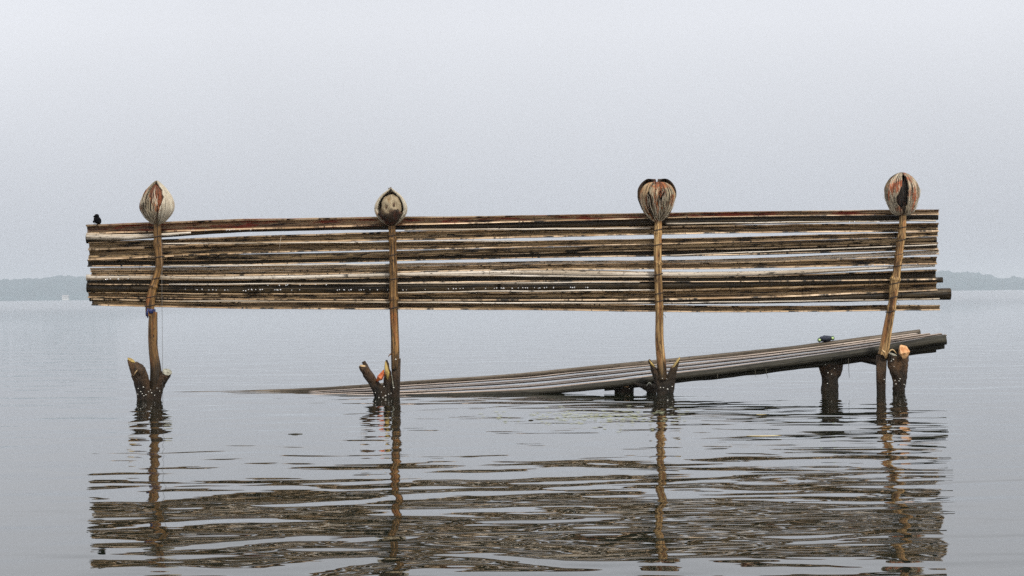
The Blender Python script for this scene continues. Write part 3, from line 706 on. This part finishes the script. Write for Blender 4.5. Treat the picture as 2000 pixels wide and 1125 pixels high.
b.tube([at(q.x, q.y, 12.66) for q in c], [M(q.z) for q in c], 10, .35, seed=12); b.build("branch_wood", m_bark, root)

# ------------------------------------------------------------------ sloping platform
plat = empty("bamboo_platform", at(1200, 770, 13.0), "low sloping platform of grey bamboo slats, its left end sinking into the lake", "platform"); plat.location.z = 0
NX = [420, 640, 780, 1025, 1150, 1270, 1330, 1430, 1560, 1640, 1840]
NT_ = [783, 772.5, 770.5, 762, 746.5 + 4, 735.5, 728, 716, 698, 687, 654]
FX = [330, 500, 640, 800, 1000, 1150, 1430, 1560, 1700, 1795]
FT = [765.5, 761.5, 755.5, 744, 730, 711 + 4, 688, 674, 656, 643]
DN, DF = 12.64, 13.4
def nt_(x): return pw(NX, NT_, x)
def ft_(x): return pw(FX, FT, x)
def pole(x0, x1, yf, Y, rf, mat, name, flat=1.0, seed=0.0, jit=.08, n=50, amp=.5, sides=10):
    b = MB(); P, Rr = [], []
    for i in range(n + 1):
        x = x0 + (x1 - x0) * i / n
        y = yf(x) + amp * noise.noise(Vector((x * .012, seed, 0))) * 1.5
        r = rf(x) if callable(rf) else rf
        r *= 1 + .06 * noise.noise(Vector((x * .03, seed, 7)))
        P.append(at(x, y, Y) - Vector((0, 0, M(r, Y)))); Rr.append(M(r, Y))
    b.tube(P, Rr, sides, jit, flat=flat, seed=seed); return b.build(name, mat, plat)
# near edge logs, bundled at the right end
tag(pole(560, 1847, nt_, DN, lambda x: 5.6 + 4.4 * max(0, (x - 1000) / 850), m_log, "edge_log", seed=1, jit=.1, n=70), "thick dark near-edge log")
pole(1180, 1843, lambda x: nt_(x) + 4 + 7 * max(0, (x - 1180)) / 660, DN + .03, lambda x: 6.5 + 2 * (x - 1180) / 660, m_log, "edge_log", seed=2, jit=.12)
pole(1330, 1827, lambda x: nt_(x) + 6 + 13 * max(0, (x - 1330)) / 500, DN + .05, lambda x: 5 + 1.5 * (x - 1330) / 500, m_log, "edge_log", seed=3, jit=.12)
# far edge pole
pole(320, 1797, ft_, DF, lambda x: 4.2 + 2.2 * max(0, (x - 800) / 1000), m_log_grey, "edge_log", seed=4, n=70)
# slats
ns = 6; rnd = random.Random(5)
for j in range(ns):
    s = (j + .75) / (ns + .5)
    Yj = DN + .03 + (DF - DN - .06) * s
    x1 = [1846, 1838, 1822, 1815, 1800, 1790, 1806, 1780, 1775][j] - 0
    x0 = 440 + 30 * rnd.random()
    ex = 1.1 + rnd.uniform(-.2, .2)
    b = MB(); P, Rr = [], []; n = 60; hw = (DF - DN) / (ns + .5) * .5
    for i in range(n + 1):
        x = x0 + (x1 - x0) * i / n
        dn_, df_ = nt_(x), ft_(x)
        zn, zf = at(x, dn_, DN).z, at(x, df_, DF).z
        z = zn + (zf - zn) * s + .0 - .009 - .016 * s + .003 * noise.noise(Vector((x * .01, j * 2., 0)))
        sag = [-.002, .003, -.004, .002, -.003, .001][j]
        p = at(x, dn_, DN); X = p.x * Yj / DN
        P.append(Vector((X, Yj, z + sag))); Rr.append(.0075 * (1 + .1 * noise.noise(Vector((x * .02, j, 3)))))
    # flattened strip: wide in depth
    m = 10; V, T, L = [], [], 0; 
    for i, p in enumerate(P):
        if i: L += (p - P[i-1]).length
        for k2 in range(m):
            a = 2 * math.pi * k2 / m
            ww = hw * ([.95, .7, .9, .6, .97, .8][j] + .06 * noise.noise(Vector((L * 2, j, 1))))
            V.append(p + Vector((0, math.cos(a) * ww, math.sin(a) * Rr[i] * (1.0 if math.sin(a) > 0 else .6))))
            T.append(Vector((L + j * 9, math.cos(a) * ww * .45, math.sin(a) * Rr[i])))
    Fc = [(i*m+k2, (i+1)*m+k2, (i+1)*m+(k2+1) % m, i*m+(k2+1) % m) for i in range(n) for k2 in range(m)]
    Fc += [tuple(range(m)), tuple(n*m + k2 for k2 in range(m-1, -1, -1))]
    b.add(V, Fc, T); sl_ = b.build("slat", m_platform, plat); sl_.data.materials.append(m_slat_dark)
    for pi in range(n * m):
        if pi % m == 4: sl_.data.polygons[pi].material_index = 1  # near edge coloured dark to paint in the shade of the gaps between slats
for (x, y0, y1, bend) in ((1475, 722, 736, 0), (1495, 720, 739, 5), (1657, 706, 738, 2), (1402, 735, 742, -2)):
    b = MB(); b.tube([at(x, y0 - 6, DN - .02), at(x + bend * .4, (y0 + y1) / 2, DN - .02), at(x + bend, y1, DN - .02)], [.002, .0016, .001], 5); b.build("hanging_root", m_weed, plat)

# ------------------------------------------------------------------ small things
# bird
bc = at(189, 429, Y0)
bird = empty("bird", at(188, 438.5, Y0), "small black bird hunched facing left on the top pole's left end", "bird")
b = MB()
rot = Matrix.Rotation(math.radians(-38), 3, 'Y')
b.ball(at(190.5, 430, Y0), M(8.4), 14, 10, (.82, .72, 1.05), rot=rot)
b.ball(at(189, 422, Y0 - .003), M(4.8), 12, 8, (1, .9, .88))
b.tube([at(186, 422.5, Y0 - .003), at(183.5, 423, Y0 - .003), at(181.8, 424, Y0 - .003)], [M(2.2), M(1.4), M(.4)], 8)
b.tube([at(193, 432, Y0), at(192.5, 437, Y0 + .005), at(191, 441, Y0 + .012)], [M(3.5), M(2.6), M(1.4)], 8, flat=1.3)
b.tube([at(185, 434, Y0 - .006), at(183, 430.5, Y0 - .006)], [M(3.6), M(2.2)], 8)
b.build("body", m_bird, bird, remesh=None)
for dx in (-2.5, 1.5):
    b = MB(); b.tube([at(188 + dx, 434, Y0 - .004), at(188 + dx, 439, Y0 - .004)], M(.6), 6); b.build("leg", m_bird, bird)
# navy thing with pale green ends on the far pole
YG = 13.4
gx = empty("cloth_bundle", at(1613, 669, YG), "small navy bundle with a pale green patch at each end, on the platform's far edge", "bundle")
b = MB()
b.ball(at(1613, 661.5, YG), M(9.5, YG), 14, 10, (1.15, .8, .66), .25, seed=2); b.ball(at(1606, 662, YG), M(6, YG), 12, 8, (1.1, .9, .85), .2); b.ball(at(1621, 660.5, YG), M(5.5, YG), 12, 8, (1.2, .9, .8), .2)
b.build("bundle_body", m_navy, gx)
for (x, y) in ((1600.5, 664), (1626, 660.5)):
    b = MB(); b.ball(at(x, y, YG), M(4.6, YG), 12, 8, (.9, .9, .95)); cp = b.build("end_cap", m_green, gx)
    b = MB(); b.ball(at(x + .3, y, YG - .014), M(2.6, YG), 10, 7, (1, .5, .9)); b.build("cap_patch", m_palegreen, cp if False else gx)
# line hanging beside the leftmost upright
b = MB(); b.tube([at(316, 470, Y0 - .1), at(316.5, 600, Y0 - .1), at(317.5, 700, Y0 - .1), at(318, 800, Y0 - .1)], .0011, 6)
tag(b.build("fishing_line", m_line), "thin grey line hanging straight into the water beside the leftmost upright", "line")
# floating leaves and duckweed
def wpt(px, py):     # point on the water seen at a pixel
    d = F + (px - 1000) / FPX * R + (562.5 - py) / FPX * U
    t = -CAM_H / d.z; return Vector((0, 0, CAM_H)) + d * t
def leaf(px, py, L, W, ang, label):
    c = wpt(px, py); b = MB(); V, T = [], []; n = 10
    for j in range(2):
        for i in range(n + 1):
            t = i / n; w_ = W * math.sin(math.pi * min(1, t * .97 + .02)) ** .8
            for s in (-1, 0, 1):
                x, y = (t - .5) * L, s * w_ / 2
                V.append(c + Vector((x * math.cos(ang) - y * math.sin(ang), x * math.sin(ang) + y * math.cos(ang), .006 - j * .002 + abs(s) * .002 + .006 * (t - .5) ** 2)))
    W3 = 3; N = 3 * (n + 1)
    Fc = []
    for i in range(n):
        for s in range(2):
            a = i * 3 + s; Fc += [(a, a+1, a+4, a+3), (N+a, N+a+3, N+a+4, N+a+1)]
    b.add(V, Fc); return tag(b.build("floating_leaf", m_leaf), label, "leaf", "leaves afloat in front of the platform")
leaf(1492, 855, .15, .055, .1, "larger yellowed leaf adrift in front of the platform")
leaf(1487, 813, .05, .035, -.2, "small yellow leaf adrift just below the platform's raised half")
rnd = random.Random(21); b = MB()
for i in range(230):
    x = rnd.gauss(1175, 75); y = rnd.gauss(814, 7)
    if rnd.random() < .2: x = rnd.uniform(960, 1330); y = rnd.gauss(812, 14)
    if y < 792: continue
    c = wpt(x, y); r = rnd.uniform(.004, .011); a0 = rnd.random() * 6
    V = [c + Vector((r * 1.6 * math.cos(a0 + k2 * 1.047), r * math.sin(a0 + k2 * 1.047), .002)) for k2 in range(6)] + [c + Vector((0, 0, .0035))]
    b.add(V, [(k2, (k2+1) % 6, 6) for k2 in range(6)])
tag(b.build("duckweed", m_scum), "pale yellow-green duckweed scattered on the water in front of the platform", kind="stuff")
for i, (px, py) in enumerate([(577, 848), (1037, 821), (1172, 835)]):
    c = wpt(px, py); b = MB(); b.tube([c + Vector((-.012 - .02 * (i == 0), 0, .001)), c + Vector((0, .003, .002)), c + Vector((.012 + .02 * (i == 0), 0, .001))], [.001, .002, .001], 6)
    tag(b.build("floating_twig", m_weed), ["longest dark twig scrap, adrift left of the black V-shaped stump", "dark scrap of twig adrift left of the duckweed patch", "dark scrap of twig adrift at the duckweed's lower edge"][i], "twig", "twig scraps afloat")
